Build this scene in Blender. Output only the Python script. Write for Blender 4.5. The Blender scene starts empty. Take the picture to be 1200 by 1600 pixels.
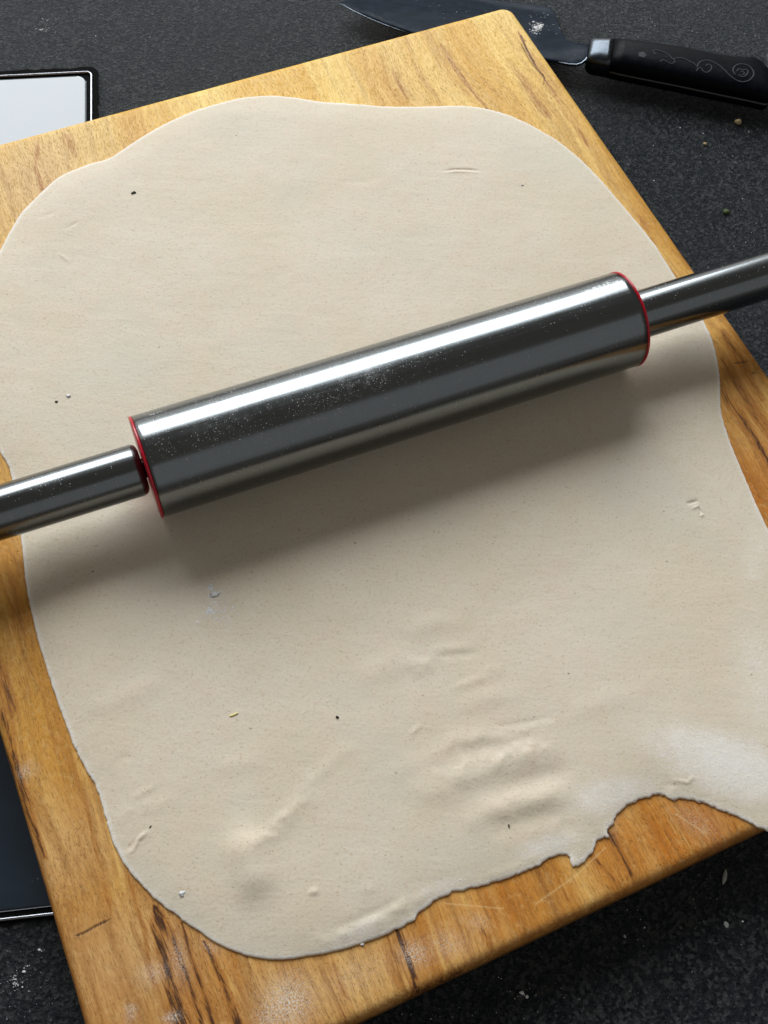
import bpy, bmesh, math, random
import numpy as np
from mathutils import Vector, Matrix, geometry
from mathutils.bvhtree import BVHTree

random.seed(7)
S = bpy.context.scene
C = S.collection
R = math.radians

# ------------------------------------------------------------------ camera
FPX, TH, AL, H = 1766.0, R(27.6), R(5.15), 0.5      # focal length in photo pixels, tilt, roll, height over the board
r0 = np.array([1., 0, 0]); u0 = np.array([0, math.cos(TH), math.sin(TH)])
fw = np.array([0, math.sin(TH), -math.cos(TH)])
cr = math.cos(AL)*r0 + math.sin(AL)*u0
cu = math.cos(AL)*u0 - math.sin(AL)*r0
cd = bpy.data.cameras.new('camera'); cam = bpy.data.objects.new('camera', cd); C.objects.link(cam)
cd.sensor_fit = 'VERTICAL'; cd.sensor_height = 24; cd.sensor_width = 18; cd.lens = 24*FPX/1600
cd.clip_start = 0.01; cd.clip_end = 20
M3 = Matrix(((cr[0], cu[0], -fw[0]), (cr[1], cu[1], -fw[1]), (cr[2], cu[2], -fw[2])))
cam.matrix_world = Matrix.Translation((0, 0, H)) @ M3.to_4x4()
S.camera = cam
cd.dof.use_dof = True; cd.dof.focus_distance = 0.56; cd.dof.aperture_fstop = 22.0

# ------------------------------------------------------------------ light: one tall window beyond the worktop, an added halo round it, a dim room
w = bpy.data.worlds.new('World'); S.world = w; w.use_nodes = True
bg = w.node_tree.nodes['Background']
bg.inputs['Color'].default_value = (1.0, 0.93, 0.83, 1); bg.inputs['Strength'].default_value = 0.125
def area(name, loc, target, sx, sy, power, col):
    d = bpy.data.lights.new(name, 'AREA'); d.shape = 'RECTANGLE'; d.size = sx; d.size_y = sy
    d.energy = power; d.color = col
    o = bpy.data.objects.new(name, d); C.objects.link(o); o.location = loc
    o.rotation_euler = (Vector(target)-Vector(loc)).to_track_quat('-Z', 'Y').to_euler()
    return o
az = R(-17)
area('window_light', (math.sin(az)*2.6, 0.35+math.cos(az)*2.6, 2.14), (0, 0.35, 2.14), 2.85, 2.2, 188.0, (0.90, 0.957, 1.0))
az2 = R(-28)
area('halo_light', (math.sin(az2)*2.75, 0.35+math.cos(az2)*2.75, 1.9), (0, 0.35, 1.9), 5.4, 3.7, 56.0, (1.0, 0.97, 0.92))  # added dim halo round the window, softens the shadow edges
area('room_light', (1.05, -1.15, 1.25), (0.05, 0.3, 0), 3.4, 1.9, 5.4, (0.90, 0.95, 1.0))
vs = S.view_settings; vs.view_transform = 'Standard'; vs.look = 'None'; vs.exposure = 0; vs.gamma = 1
try: vs.use_curve_mapping = False
except Exception: pass

# ------------------------------------------------------------------ helpers
ZC = -0.028            # worktop height; the board's top is z = 0
TD = 0.0026            # dough thickness
def P(x, y, z=0.0):
    d = (x-600)*cr - (y-800)*cu + FPX*fw
    t = (z-H)/d[2]
    return np.array([d[0]*t, d[1]*t, z])
def link(name, me, mats=None, parent=None, smooth=True):
    o = bpy.data.objects.new(name, me); C.objects.link(o)
    for m in (mats or []): me.materials.append(m)
    if parent is not None: o.parent = parent
    if smooth:
        me.polygons.foreach_set('use_smooth', [True]*len(me.polygons))
    return o
def tag(o, label=None, cat=None, group=None, kind=None):
    if label: o['label'] = label
    if cat: o['category'] = cat
    if group: o['group'] = group
    if kind: o['kind'] = kind
    return o
def empty(name, loc, rz=0):
    o = bpy.data.objects.new(name, None); C.objects.link(o); o.location = loc; o.rotation_euler = (0, 0, rz)
    o.empty_display_size = 0.02
    return o
def mesh(name, v, f):
    me = bpy.data.meshes.new(name); me.from_pydata([tuple(map(float, p)) for p in v], [], f); me.update(); return me
def fix_normals(me):
    bm = bmesh.new(); bm.from_mesh(me); bmesh.ops.recalc_face_normals(bm, faces=bm.faces); bm.to_mesh(me); bm.free()

_rng = np.random.RandomState(11); _tab = _rng.rand(256, 256)
def vnoise(x, y, s, seed=0):
    x = np.asarray(x)*s+seed*17.3; y = np.asarray(y)*s+seed*9.1
    xi = np.floor(x).astype(int); yi = np.floor(y).astype(int); xf = x-xi; yf = y-yi
    xf = xf*xf*(3-2*xf); yf = yf*yf*(3-2*yf)
    g = lambda a, b: _tab[a % 256, b % 256]
    return (g(xi, yi)*(1-xf)+g(xi+1, yi)*xf)*(1-yf)+(g(xi, yi+1)*(1-xf)+g(xi+1, yi+1)*xf)*yf - .5
def seg_dist(pts, poly, closed=False):
    """distance of each point to a polyline, and the parameter 0..1 along it"""
    a = np.array(poly, float)[:, :2]
    b = np.roll(a, -1, 0) if closed else a[1:]
    if not closed: a = a[:-1]
    L = np.linalg.norm(b-a, axis=1)+1e-12; cum = np.concatenate([[0], np.cumsum(L)]); tot = cum[-1]
    best = np.full(len(pts), 1e9); par = np.zeros(len(pts)); side = np.zeros(len(pts))
    for k in range(len(a)):
        d = b[k]-a[k]; q = pts-a[k]
        t = np.clip((q@d)/(L[k]**2), 0, 1)
        e = q-t[:, None]*d; dd = np.hypot(e[:, 0], e[:, 1])
        m = dd < best
        best[m] = dd[m]; par[m] = ((cum[k]+t*L[k])/tot)[m]
        side[m] = np.sign(d[0]*q[:, 1]-d[1]*q[:, 0])[m]
    return best, par, side
def resample(poly, step):
    a = np.array(poly, float)[:, :2]; b = np.roll(a, -1, 0); out = []
    for p, q in zip(a, b):
        n = max(1, int(round(np.linalg.norm(q-p)/step)))
        for i in range(n): out.append(p+(q-p)*i/n)
    return np.array(out)
def smooth_closed(a, it=2, keep=None):
    a = a.copy()
    for _ in range(it):
        s = (np.roll(a, 1, 0)+2*a+np.roll(a, -1, 0))/4
        a = s if keep is None else np.where(keep[:, None], a, s)
    return a
def inside(pts, poly):
    x, y = pts[:, 0], pts[:, 1]; c = np.zeros(len(pts), bool)
    a = np.array(poly)[:, :2]; b = np.roll(a, -1, 0)
    for (x1, y1), (x2, y2) in zip(a, b):
        if y1 == y2: continue
        m = ((y1 > y) != (y2 > y)) & (x < (x2-x1)*(y-y1)/(y2-y1)+x1)
        c ^= m
    return c
def fill(outline, spacing, rings, extra=None):
    """triangulate an outline with rings near its edge and a staggered interior grid; returns 2D verts, edge distance, faces"""
    o = np.array(outline)[:, :2]
    ar = 0.5*np.sum(o[:, 0]*np.roll(o[:, 1], -1)-np.roll(o[:, 0], -1)*o[:, 1])
    if ar < 0: o = o[::-1]
    t = np.roll(o, -1, 0)-np.roll(o, 1, 0); t /= np.linalg.norm(t, axis=1)[:, None]+1e-12
    n = np.stack([-t[:, 1], t[:, 0]], 1)
    pts = []
    for r in rings:
        q = o+n*r; d, _, _ = seg_dist(q, o, True)
        q = q[(d > r*.93) & inside(q, o)]
        pts.append(q)
    mn, mx = o.min(0), o.max(0)
    gx, gy = np.meshgrid(np.arange(mn[0], mx[0], spacing), np.arange(mn[1], mx[1], spacing*.87))
    gx = gx+((np.arange(gx.shape[0]) % 2)*.5*spacing)[:, None]
    g = np.stack([gx.ravel(), gy.ravel()], 1)
    g += (np.random.RandomState(3).rand(*g.shape)-.5)*spacing*.18
    if extra is not None and len(extra): g = np.concatenate([g, extra])
    g = g[inside(g, o)]
    # cheap test first: only points near the outline need the exact distance
    d, _, _ = seg_dist(g, o[::3] if len(o) > 600 else o, True)
    g = g[d > rings[-1]+spacing*.35]
    allp = np.concatenate([o]+pts+[g])
    nO = len(o)
    v, e, f, *_ = geometry.delaunay_2d_cdt([Vector((float(a), float(b))) for a, b in allp], [], [list(range(nO))], 1, 1e-7)
    v = np.array([[p.x, p.y] for p in v])
    d, _, _ = seg_dist(v, o, True)
    return o, v, d, [list(q) for q in f]
def slab(name, outline, spacing, rings, zfun, zbot, extra=None, attrs=None, origin=(0, 0)):
    o, v, d, f = fill(outline, spacing, rings, extra)
    z = zfun(v, d)
    vv = np.column_stack([v[:, 0]-origin[0], v[:, 1]-origin[1], z]).tolist()
    # find outline vertices (distance 0) and join a side wall down to zbot
    ec = {}
    for q in f:
        for a, b in zip(q, q[1:]+q[:1]):
            k = (min(a, b), max(a, b)); ec[k] = ec.get(k, 0)+1 if k in ec else 1
    bnd = []
    for q in f:
        for a, b in zip(q, q[1:]+q[:1]):
            if ec[(min(a, b), max(a, b))] == 1: bnd.append((a, b))
    mp = {}
    n0 = len(vv)
    for a, b in bnd:
        for k in (a, b):
            if k not in mp:
                mp[k] = len(vv); vv.append([vv[k][0], vv[k][1], zbot])
    faces = list(f)
    for a, b in bnd: faces.append([b, a, mp[a], mp[b]])
    nxt = {a: b for a, b in bnd}
    s = bnd[0][0]; loop = [s]; k = nxt[s]
    while k != s and len(loop) < len(bnd)+2: loop.append(k); k = nxt.get(k, s)
    if len(loop) == len(bnd): faces.append([mp[k] for k in reversed(loop)])
    me = mesh(name, vv, faces)
    for an, fun in (attrs or {}).items():
        at = me.attributes.new(an, 'FLOAT', 'POINT')
        val = fun(v); full = np.zeros(len(vv), np.float32); full[:n0] = val
        for k, m in mp.items(): full[m] = val[k]
        at.data.foreach_set('value', full)
    return me
def rrect(x0, y0, x1, y1, r, n=10):
    out = []
    for cx, cy, a0 in ((x1-r, y1-r, 0), (x0+r, y1-r, 90), (x0+r, y0+r, 180), (x1-r, y0+r, 270)):
        for i in range(n+1):
            a = R(a0+90*i/n); out.append((cx+r*math.cos(a), cy+r*math.sin(a)))
    return out
def lathe_x(name, prof, n=96):
    """profile of (x, radius) turned about the x axis, ends closed"""
    v = []; f = []
    for x, r in prof:
        for i in range(n):
            a = 2*math.pi*i/n; v.append((x, r*math.cos(a), r*math.sin(a)))
    for j in range(len(prof)-1):
        for i in range(n):
            k = (i+1) % n; f.append([j*n+i, j*n+k, (j+1)*n+k, (j+1)*n+i])
    f.append(list(range(n))); f.append([(len(prof)-1)*n+i for i in reversed(range(n))])
    me = mesh(name, v, f); fix_normals(me)
    for p in me.polygons: p.use_smooth = len(p.vertices) < 5
    return me

# ------------------------------------------------------------------ node helper
class NT:
    def __init__(s, name):
        s.m = bpy.data.materials.new(name); s.m.use_nodes = True
        s.t = s.m.node_tree; s.b = s.t.nodes['Principled BSDF']; s.out = s.t.nodes['Material Output']
        s.tc = s.t.nodes.new('ShaderNodeTexCoord').outputs['Object']
    def n(s, typ, **k):
        x = s.t.nodes.new(typ)
        for a, b in k.items(): setattr(x, a, b)
        return x
    def l(s, a, b): s.t.links.new(a, b)
    def setin(s, i, v):
        if hasattr(v, 'links') or isinstance(v, bpy.types.NodeSocket): s.l(v, i)
        else: i.default_value = v
    def mapping(s, scale, loc=(0, 0, 0), vec=None):
        x = s.n('ShaderNodeMapping'); x.inputs['Scale'].default_value = scale; x.inputs['Location'].default_value = loc
        s.l(vec or s.tc, x.inputs['Vector']); return x.outputs[0]
    def noise(s, scale, detail=4, rough=.55, dist=0, vec=None, out='Fac'):
        x = s.n('ShaderNodeTexNoise'); x.inputs['Scale'].default_value = scale; x.inputs['Detail'].default_value = detail
        x.inputs['Roughness'].default_value = rough; x.inputs['Distortion'].default_value = dist
        s.l(vec or s.tc, x.inputs['Vector']); return x.outputs[out]
    def voro(s, scale, vec=None, rnd=1):
        x = s.n('ShaderNodeTexVoronoi'); x.inputs['Scale'].default_value = scale; x.inputs['Randomness'].default_value = rnd
        s.l(vec or s.tc, x.inputs['Vector']); return x
    def math(s, op, a, b=0.0, c=None, clamp=False):
        x = s.n('ShaderNodeMath', operation=op, use_clamp=clamp)
        s.setin(x.inputs[0], a); s.setin(x.inputs[1], b)
        if c is not None: s.setin(x.inputs[2], c)
        return x.outputs[0]
    def rng(s, v, a, b, c=0., d=1.):
        x = s.n('ShaderNodeMapRange'); x.interpolation_type = 'SMOOTHSTEP'
        s.setin(x.inputs[0], v)
        for i, q in enumerate((a, b, c, d)): s.setin(x.inputs[i+1], q)
        return x.outputs[0]
    def mix(s, f, a, b, mode='MIX'):
        x = s.n('ShaderNodeMix', data_type='RGBA', blend_type=mode)
        s.setin(x.inputs[0], f); s.setin(x.inputs[6], a); s.setin(x.inputs[7], b); return x.outputs[2]
    def attr(s, name):
        x = s.n('ShaderNodeAttribute'); x.attribute_name = name; return x.outputs['Fac']
    def sep(s, v):
        x = s.n('ShaderNodeSeparateXYZ'); s.l(v, x.inputs[0]); return x.outputs
    def bump(s, h, strength, dist, prev=None):
        x = s.n('ShaderNodeBump'); x.inputs['Strength'].default_value = strength; x.inputs['Distance'].default_value = dist
        s.l(h, x.inputs['Height'])
        if prev is not None: s.l(prev, x.inputs['Normal'])
        return x.outputs[0]
    def set(s, **k):
        for a, b in k.items(): s.setin(s.b.inputs[a.replace('_', ' ')], b)
        return s.m
def rgb(r, g, b):
    f = lambda c: (c/255/12.92 if c/255 <= .04045 else ((c/255+.055)/1.055)**2.4)
    return (f(r), f(g), f(b), 1)

# ------------------------------------------------------------------ materials
def mat_stone():
    s = NT('leathered_black_stone')
    n1 = s.noise(520, 5, .8, .2); n2 = s.noise(1300, 3, .7); n3 = s.noise(9, 3, .6); n4 = s.noise(150, 3, .6)
    v = s.voro(620); v3 = s.voro(1000)
    cell = s.sep(v.outputs['Color'])
    base = s.mix(s.rng(n1, .42, .62), (.001, .001, .001, 1), (.024, .0237, .0233, 1))
    base = s.mix(s.rng(cell[1], .55, .95, 0, .6), base, (.080, .078, .074, 1))
    base = s.mix(s.rng(n3, .45, .7, 0, .25), base, (.030, .028, .025, 1))
    for vv, th, am, c in ((s.voro(760), .86, .9, (.11, .108, .10, 1)), (s.voro(430), .955, .8, (.20, .19, .17, 1))):
        cell = s.sep(vv.outputs['Color'])
        sp = s.math('MULTIPLY', s.rng(cell[0], th, th+.04), s.rng(vv.outputs['Distance'], .40, .15))
        sp = s.math('MULTIPLY', sp, s.rng(s.noise(45, 3), .38, .62, .35, am))
        base = s.mix(sp, base, c)
    h = s.math('ADD', s.math('MULTIPLY', n1, 2.2), s.math('MULTIPLY', n2, .5))
    h = s.math('ADD', h, s.math('MULTIPLY', v.outputs['Distance'], .7))
    h = s.math('ADD', h, s.math('MULTIPLY', v3.outputs['Distance'], .4))
    h = s.math('ADD', h, s.math('MULTIPLY', n4, .8))
    b = s.bump(h, .9, .0012)
    return s.set(Base_Color=base, Roughness=s.rng(n2, .3, .7, .22, .40), Normal=b, Specular_IOR_Level=.46, Specular_Tint=(.64, .82, 1, 1))
def mat_wood():
    s = NT('oiled_hardwood')
    dark = s.attr('dark'); hue = s.attr('hue'); red = s.attr('red'); fl = s.attr('flour'); crack = s.attr('crack'); pale = s.attr('pale')
    warp = s.noise(9, 2, .5, out='Color')
    wv = s.n('ShaderNodeVectorMath', operation='SCALE'); s.l(warp, wv.inputs[0]); wv.inputs['Scale'].default_value = .02
    av = s.n('ShaderNodeVectorMath', operation='ADD'); s.l(s.tc, av.inputs[0]); s.l(wv.outputs[0], av.inputs[1])
    V = av.outputs[0]
    band = s.noise(1, 5, .6, .5, vec=s.mapping((46, 2.2, 46), vec=V))
    fine = s.noise(1, 5, .65, .2, vec=s.mapping((240, 12, 200), vec=V))
    fib = s.noise(1, 3, .6, 0, vec=s.mapping((1300, 110, 900), vec=V))
    fig = s.noise(1, 3, .6, .5, vec=s.mapping((420, 260, 300), vec=V))
    A = s.mix(hue, rgb(250, 214, 122), rgb(224, 176, 104))
    B = s.mix(hue, rgb(232, 180, 74), rgb(186, 124, 52))
    col = s.mix(s.rng(band, .34, .66), A, B)
    col = s.mix(s.math('MULTIPLY', red, s.rng(band, .25, .7, .35, .9)), col, rgb(192, 112, 30))
    col = s.mix(pale, col, rgb(216, 176, 124))
    hk = s.math('ADD', .45, s.math('MULTIPLY', hue, .55))
    col = s.mix(s.math('MULTIPLY', hk, s.rng(fine, .44, .66, 0, .5)), col, rgb(150, 98, 46))
    col = s.mix(s.math('MULTIPLY', hk, s.rng(fib, .48, .70, 0, .40)), col, rgb(128, 80, 34))
    pore = s.noise(1, 2, .6, 0, vec=s.mapping((2100, 330, 1500), vec=V))
    col = s.mix(s.math('MULTIPLY', s.rng(pore, .58, .68), s.rng(s.noise(25, 2), .4, .6, .08, .5)), col, rgb(110, 66, 30))
    strk = s.noise(1, 4, .7, .8, vec=s.mapping((120, 3.2, 100), vec=V))
    col = s.mix(s.math('MULTIPLY', s.rng(strk, .56, .70), s.math('ADD', .10, s.math('MULTIPLY', hue, .45))), col, rgb(128, 74, 34))
    col = s.mix(s.rng(strk, .44, .32, 0, .35), col, rgb(246, 206, 118))
    col = s.mix(s.rng(fig, .5, .28, 0, .22), col, rgb(232, 198, 136))
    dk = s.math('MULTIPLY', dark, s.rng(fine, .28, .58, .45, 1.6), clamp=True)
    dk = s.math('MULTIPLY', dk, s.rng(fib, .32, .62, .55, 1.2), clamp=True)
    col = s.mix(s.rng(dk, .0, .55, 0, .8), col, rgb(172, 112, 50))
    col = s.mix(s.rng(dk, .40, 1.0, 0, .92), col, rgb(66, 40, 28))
    col = s.mix(s.math('MULTIPLY', crack, s.rng(fib, .3, .6, .5, 1)), col, rgb(70, 40, 20))
    col = s.mix(s.math('MULTIPLY', s.attr('scratch'), .38), col, rgb(236, 204, 146))
    flm = s.math('MULTIPLY', fl, s.rng(s.noise(1400, 4, .75), .43, .60), clamp=True)
    col = s.mix(flm, col, (.72, .69, .63, 1))
    h = s.math('ADD', s.math('MULTIPLY', fib, .6), s.math('MULTIPLY', fig, .5))
    h = s.math('SUBTRACT', h, s.math('MULTIPLY', crack, .7))
    h = s.math('SUBTRACT', h, s.math('MULTIPLY', s.rng(pore, .56, .68), .4))
    b = s.bump(h, .6, .0006)
    ro = s.rng(fib, .3, .7, .36, .52); ro = s.math('ADD', ro, s.math('MULTIPLY', flm, .4))
    return s.set(Base_Color=col, Roughness=ro, Normal=b, Specular_IOR_Level=.22)
def mat_dough():
    s = NT('rolled_dough')
    fl = s.attr('flour')
    n0 = s.noise(16, 3, .55); n1 = s.noise(90, 3, .6); n2 = s.noise(700, 4, .65); n3 = s.noise(1900, 2, .6)
    col = s.mix(s.rng(n0, .35, .65), rgb(214, 201, 177), rgb(218, 206, 186))
    col = s.mix(s.rng(n1, .4, .7, 0, .5), col, rgb(217, 199, 177))
    col = s.mix(s.rng(n2, .48, .70, 0, .45), col, rgb(194, 176, 150))
    col = s.mix(s.rng(n3, .48, .30, 0, .4), col, rgb(222, 212, 194))
    col = s.mix(s.rng(s.noise(11, 2), .5, .7, 0, .5), col, rgb(206, 202, 186))
    col = s.mix(s.rng(s.noise(5, 3, .5), .42, .66, 0, .22), col, rgb(226, 208, 186))
    for sc, th, rad, c, k in ((230, .76, .11, rgb(168, 136, 98), .45), (430, .80, .20, rgb(150, 122, 86), .42), (620, .70, .30, rgb(186, 164, 128), .55), (105, .88, .045, rgb(80, 60, 42), .85), (300, .6, .22, rgb(196, 176, 146), .5)):
        v = s.voro(sc, vec=s.mapping((1, 1.35, 1), (sc*.01, .3, 0)))
        cell = s.sep(v.outputs['Color'])
        rr = s.math('MULTIPLY', cell[1], rad)
        m = s.math('MULTIPLY', s.rng(cell[0], th, th+.03), s.rng(s.math('SUBTRACT', v.outputs['Distance'], rr), .06, -.02))
        col = s.mix(s.math('MULTIPLY', m, k), col, c)
    # flour, with the rim's painted highlight: bare where the mask is low, powdery white where it is high
    pw = s.math('ADD', fl, s.math('MULTIPLY', s.math('SUBTRACT', n2, .5), .55))
    pw = s.math('ADD', pw, s.math('MULTIPLY', s.math('SUBTRACT', n1, .5), .35))
    pw = s.math('ADD', pw, s.math('MULTIPLY', s.math('SUBTRACT', s.noise(20, 5, .7), .5), .5))
    fg = s.noise(1250, 3, .8)
    pw = s.rng(pw, .05, 1.15, 0, 1.0)
    pw = s.math('MULTIPLY', s.math('ADD', s.math('MULTIPLY', pw, .5), s.math('MULTIPLY', s.rng(s.math('ADD', fg, s.math('MULTIPLY', pw, .18)), .50, .70), .45)), s.rng(pw, 0, .7))
    col = s.mix(pw, col, rgb(236, 230, 222))
    h = s.math('ADD', s.math('MULTIPLY', n2, .55), s.math('MULTIPLY', n3, .25))
    h = s.math('ADD', h, s.math('MULTIPLY', n1, 1.2))
    streak = s.noise(1, 3, .6, 1.2, vec=s.mapping((26, 90, 40)))
    h = s.math('ADD', h, s.math('MULTIPLY', streak, .7))
    b = s.bump(h, .40, .0006)
    return s.set(Base_Color=col, Roughness=.62, Normal=b, Specular_IOR_Level=.3, Subsurface_Weight=.12,
                 Subsurface_Radius=(1, .7, .45), Subsurface_Scale=.0025)
def mat_steel(name, dust=True, col=.30, rough=.17):
    s = NT(name)
    x, y, z = s.sep(s.tc)
    hair = s.noise(1, 4, .7, 0, vec=s.mapping((14, 900, 900)))
    ring = s.noise(1, 3, .6, 0, vec=s.mapping((900, 25, 25)))
    ro = s.rng(hair, .3, .7, rough-.035, rough+.05)
    c = s.mix(s.rng(ring, .35, .7, 0, .25), (col*.93, col, col*1.03, 1), (col*.76, col*.82, col*.86, 1))
    met = 1.0
    if dust:
        a = s.attr('dust')
        v = s.voro(1050); cell = s.sep(v.outputs['Color'])
        v2 = s.voro(2100, vec=s.mapping((1, 1, 1), (.5, .2, .1))); cell2 = s.sep(v2.outputs['Color'])
        patch = s.math('MULTIPLY', a, s.rng(s.noise(60, 3, .6), .35, .65, .25, 1))
        d1 = s.math('MULTIPLY', s.rng(cell[0], s.math('SUBTRACT', 1.0, s.math('MULTIPLY', patch, .40)), 1.0, 0, 1), s.rng(v.outputs['Distance'], .26, .10))
        d2 = s.math('MULTIPLY', s.rng(cell2[0], s.math('SUBTRACT', 1.0, s.math('MULTIPLY', patch, .30)), 1.0, 0, .9), s.rng(v2.outputs['Distance'], .34, .15))
        dd = s.math('MAXIMUM', s.math('MULTIPLY', d1, 3, clamp=True), s.math('MULTIPLY', d2, 3, clamp=True))
        # larger smear of flour
        sm = s.math('MULTIPLY', s.attr('smear'), s.rng(s.noise(520, 4, .7), .46, .60), clamp=True)
        dd = s.math('MAXIMUM', dd, sm)
        haze = s.math('MULTIPLY', s.math('MULTIPLY', patch, s.rng(s.noise(300, 4, .7), .3, .7)), .10)
        dd = s.math('MAXIMUM', dd, haze)
        c = s.mix(dd, c, (.55, .55, .54, 1)); met = s.math('SUBTRACT', 1.0, dd, clamp=True)
        ro = s.math('ADD', ro, s.math('MULTIPLY', dd, .5))
    b = s.bump(hair, .05, .0002)
    return s.set(Base_Color=c, Metallic=met, Roughness=ro, Normal=b)
def simple(name, col, rough, metal=0, bump=None, spec=.5, coat=0):
    s = NT(name)
    n = s.noise(300, 3, .6)
    c = s.mix(s.rng(n, .35, .7, 0, .4), (*col, 1), tuple(min(1, q*1.35+.002) for q in col)+(1,))
    k = dict(Base_Color=c, Roughness=s.rng(n, .3, .7, max(.02, rough-.05), rough+.06), Metallic=metal, Specular_IOR_Level=spec, Coat_Weight=coat)
    if bump: k['Normal'] = s.bump(s.noise(bump[0], 4, .6), bump[1], bump[2])
    return s.set(**k)
def mat_glass():
    s = NT('black_hob_glass')
    v = s.voro(420); cell = s.sep(v.outputs['Color'])
    sp = s.math('MULTIPLY', s.rng(cell[0], .95, .98), s.rng(v.outputs['Distance'], .22, .10))
    sp = s.math('MULTIPLY', sp, s.rng(s.noise(30, 3), .40, .6))
    n = s.noise(60, 4, .6)
    c = s.mix(s.rng(n, .4, .75, 0, .5), (.012, .021, .032, 1), (.019, .031, .046, 1))
    c = s.mix(sp, c, (.30, .33, .36, 1))
    return s.set(Base_Color=c, Roughness=s.rng(n, .3, .7, .05, .11), Specular_IOR_Level=.72, Normal=s.bump(s.noise(55, 2), .02, .001))
def mat_blade():
    s = NT('dark_blade_steel')
    n = s.noise(1, 4, .6, .3, vec=s.mapping((60, 700, 300))); m = s.noise(120, 4, .65)
    v = s.voro(500); cell = s.sep(v.outputs['Color'])
    sp = s.math('MULTIPLY', s.rng(cell[0], .95, .98), s.rng(v.outputs['Distance'], .25, .1))
    c = s.mix(s.rng(m, .3, .7), (.008, .013, .021, 1), (.014, .021, .033, 1))
    c = s.mix(sp, c, (.20, .22, .24, 1))
    return s.set(Base_Color=c, Metallic=0.0, Specular_IOR_Level=.018, Roughness=s.rng(n, .3, .7, .16, .3))
STONE, WOOD, DOUGH, GLASS, BLADE = mat_stone(), mat_wood(), mat_dough(), mat_glass(), mat_blade()
BARREL = mat_steel('barrel_steel', True, .185, .19); HANDLE = mat_steel('handle_steel', True, .175, .20)
CHROME = simple('polished_trim', (.28, .28, .30), .2, 1)
BOLST = simple('satin_bolster', (.055, .064, .074), .28, 1)
EDGE = simple('edge_glint_steel', (.16, .18, .21), .3, 1)  # bright metal for the painted-in edge highlights
RED = simple('red_plastic', (.45, .006, .02), .3, 0, None, .5)
BLACKP = simple('black_handle_resin', (.003, .0035, .005), .36, 0, (900, .15, .0003), .035)
SEAL = simple('black_sealant', (.004, .004, .004), .8, 0, (500, .8, .0008), .04)
ENGR = simple('grey_inlay', (.042, .046, .054), .6, 0, None, .1)
TANG = simple('dull_tang_steel', (.10, .098, .095), .35, .9)
FLOUR = simple('flour', (.72, .72, .72), .9, 0, (1500, .6, .0005), .1)
GREEN = simple('dried_herb', (.018, .024, .008), .7, 0, None, .2)
LEAF = simple('green_crumb', (.07, .10, .035), .7, 0, None, .2)
STRAW = simple('straw', (.85, .74, .30), .6, 0, None, .3)
TAN = simple('bread_crumb', (.42, .33, .18), .8, 0, None, .2)
CHAR = simple('dark_fleck', (.012, .009, .007), .6, 0, None, .3)
GREY = simple('grey_fleck', (.30, .31, .29), .6, 0, None, .3)

# ------------------------------------------------------------------ worktop
def worktop():
    c0 = (0.0, 0.3)
    v = [(c0[0]+sx*1.8, c0[1]+sy*1.8, z) for z in (ZC, ZC-.03) for sx, sy in ((-1, -1), (1, -1), (1, 1), (-1, 1))]
    f = [[0, 1, 2, 3], [7, 6, 5, 4]]+[[i, i+4, (i+1) % 4+4, (i+1) % 4] for i in range(4)]
    o = link('worktop', mesh('worktop', v, f), [STONE], smooth=False); tag(o, kind='structure')
worktop()

# ------------------------------------------------------------------ glass hob let into the worktop
def hob():
    a = R(11.3)
    cor = P(145.5, 113.5, ZC)                                   # outer corner of the chrome trim
    root = empty('glass_hob', (cor[0], cor[1], ZC), a)
    tag(root, 'black glass hob with thin chrome trim, partly under the left side of the board', 'hob')
    # depth: distance of the lower trim from the corner, across the hob's own axis
    q = P(0, 1441, ZC)-cor; D = abs(-math.sin(a)*q[0]+math.cos(a)*q[1]); W = .62
    # black sealant bed with an uneven outer edge
    o = resample(rrect(-W-.003, -D-.0012, .0034, .0046, .006, 6), .0025)
    nx = vnoise(o[:, 0], o[:, 1], 230, 1)*.0014; ny = vnoise(o[:, 0], o[:, 1], 230, 5)*.0022
    o = np.column_stack([o[:, 0]+nx, o[:, 1]+ny])
    v = [(p[0], p[1], .0007) for p in o]+[(p[0], p[1], -.002) for p in o]; n = len(o)
    f = [list(range(n))]+[[i, i+n, (i+1) % n+n, (i+1) % n] for i in range(n)]
    me = mesh('seal', v, f); fix_normals(me); link('seal', me, [SEAL], root, False)
    # trim: a rounded bar round the plate
    out = resample(rrect(-W, -D, 0, 0, .0045, 8), .02)
    m = len(out); tt = np.roll(out, -1, 0)-np.roll(out, 1, 0); tt /= np.linalg.norm(tt, axis=1)[:, None]
    nn = np.stack([-tt[:, 1], tt[:, 0]], 1)
    prof = [(0, .0004), (.0001, .0016), (.0004, .0021), (.0010, .0022), (.0014, .0019), (.0016, .0012), (.0016, .0004)]
    v = []; f = []
    for k, (d, z) in enumerate(prof):
        for p, q in zip(out, nn): v.append((*(p+q*d), z))
    for k in range(len(prof)-1):
        for i in range(m): j = (i+1) % m; f.append([k*m+i, k*m+j, (k+1)*m+j, (k+1)*m+i])
    me = mesh('trim_frame', v, f); fix_normals(me); link('trim_frame', me, [CHROME], root)
    # glass plate with a ground bevel
    g = .0040
    def ring(d, z): return [(x, y, z) for x, y in rrect(-W+d, -D+d, -d, -d, .0060, 8)]
    rings = [ring(g, .0008), ring(g, .0012), ring(g+.0008, .0021), ring(g+.0014, .0022)]
    v = [p for r in rings for p in r]; n = len(rings[0]); f = []
    for k in range(3):
        for i in range(n): j = (i+1) % n; f.append([k*n+i, k*n+j, (k+1)*n+j, (k+1)*n+i])
    f.append([3*n+i for i in range(n)])
    me = mesh('glass_plate', v, f); fix_normals(me); link('glass_plate', me, [GLASS], root, False)
hob()

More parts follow.
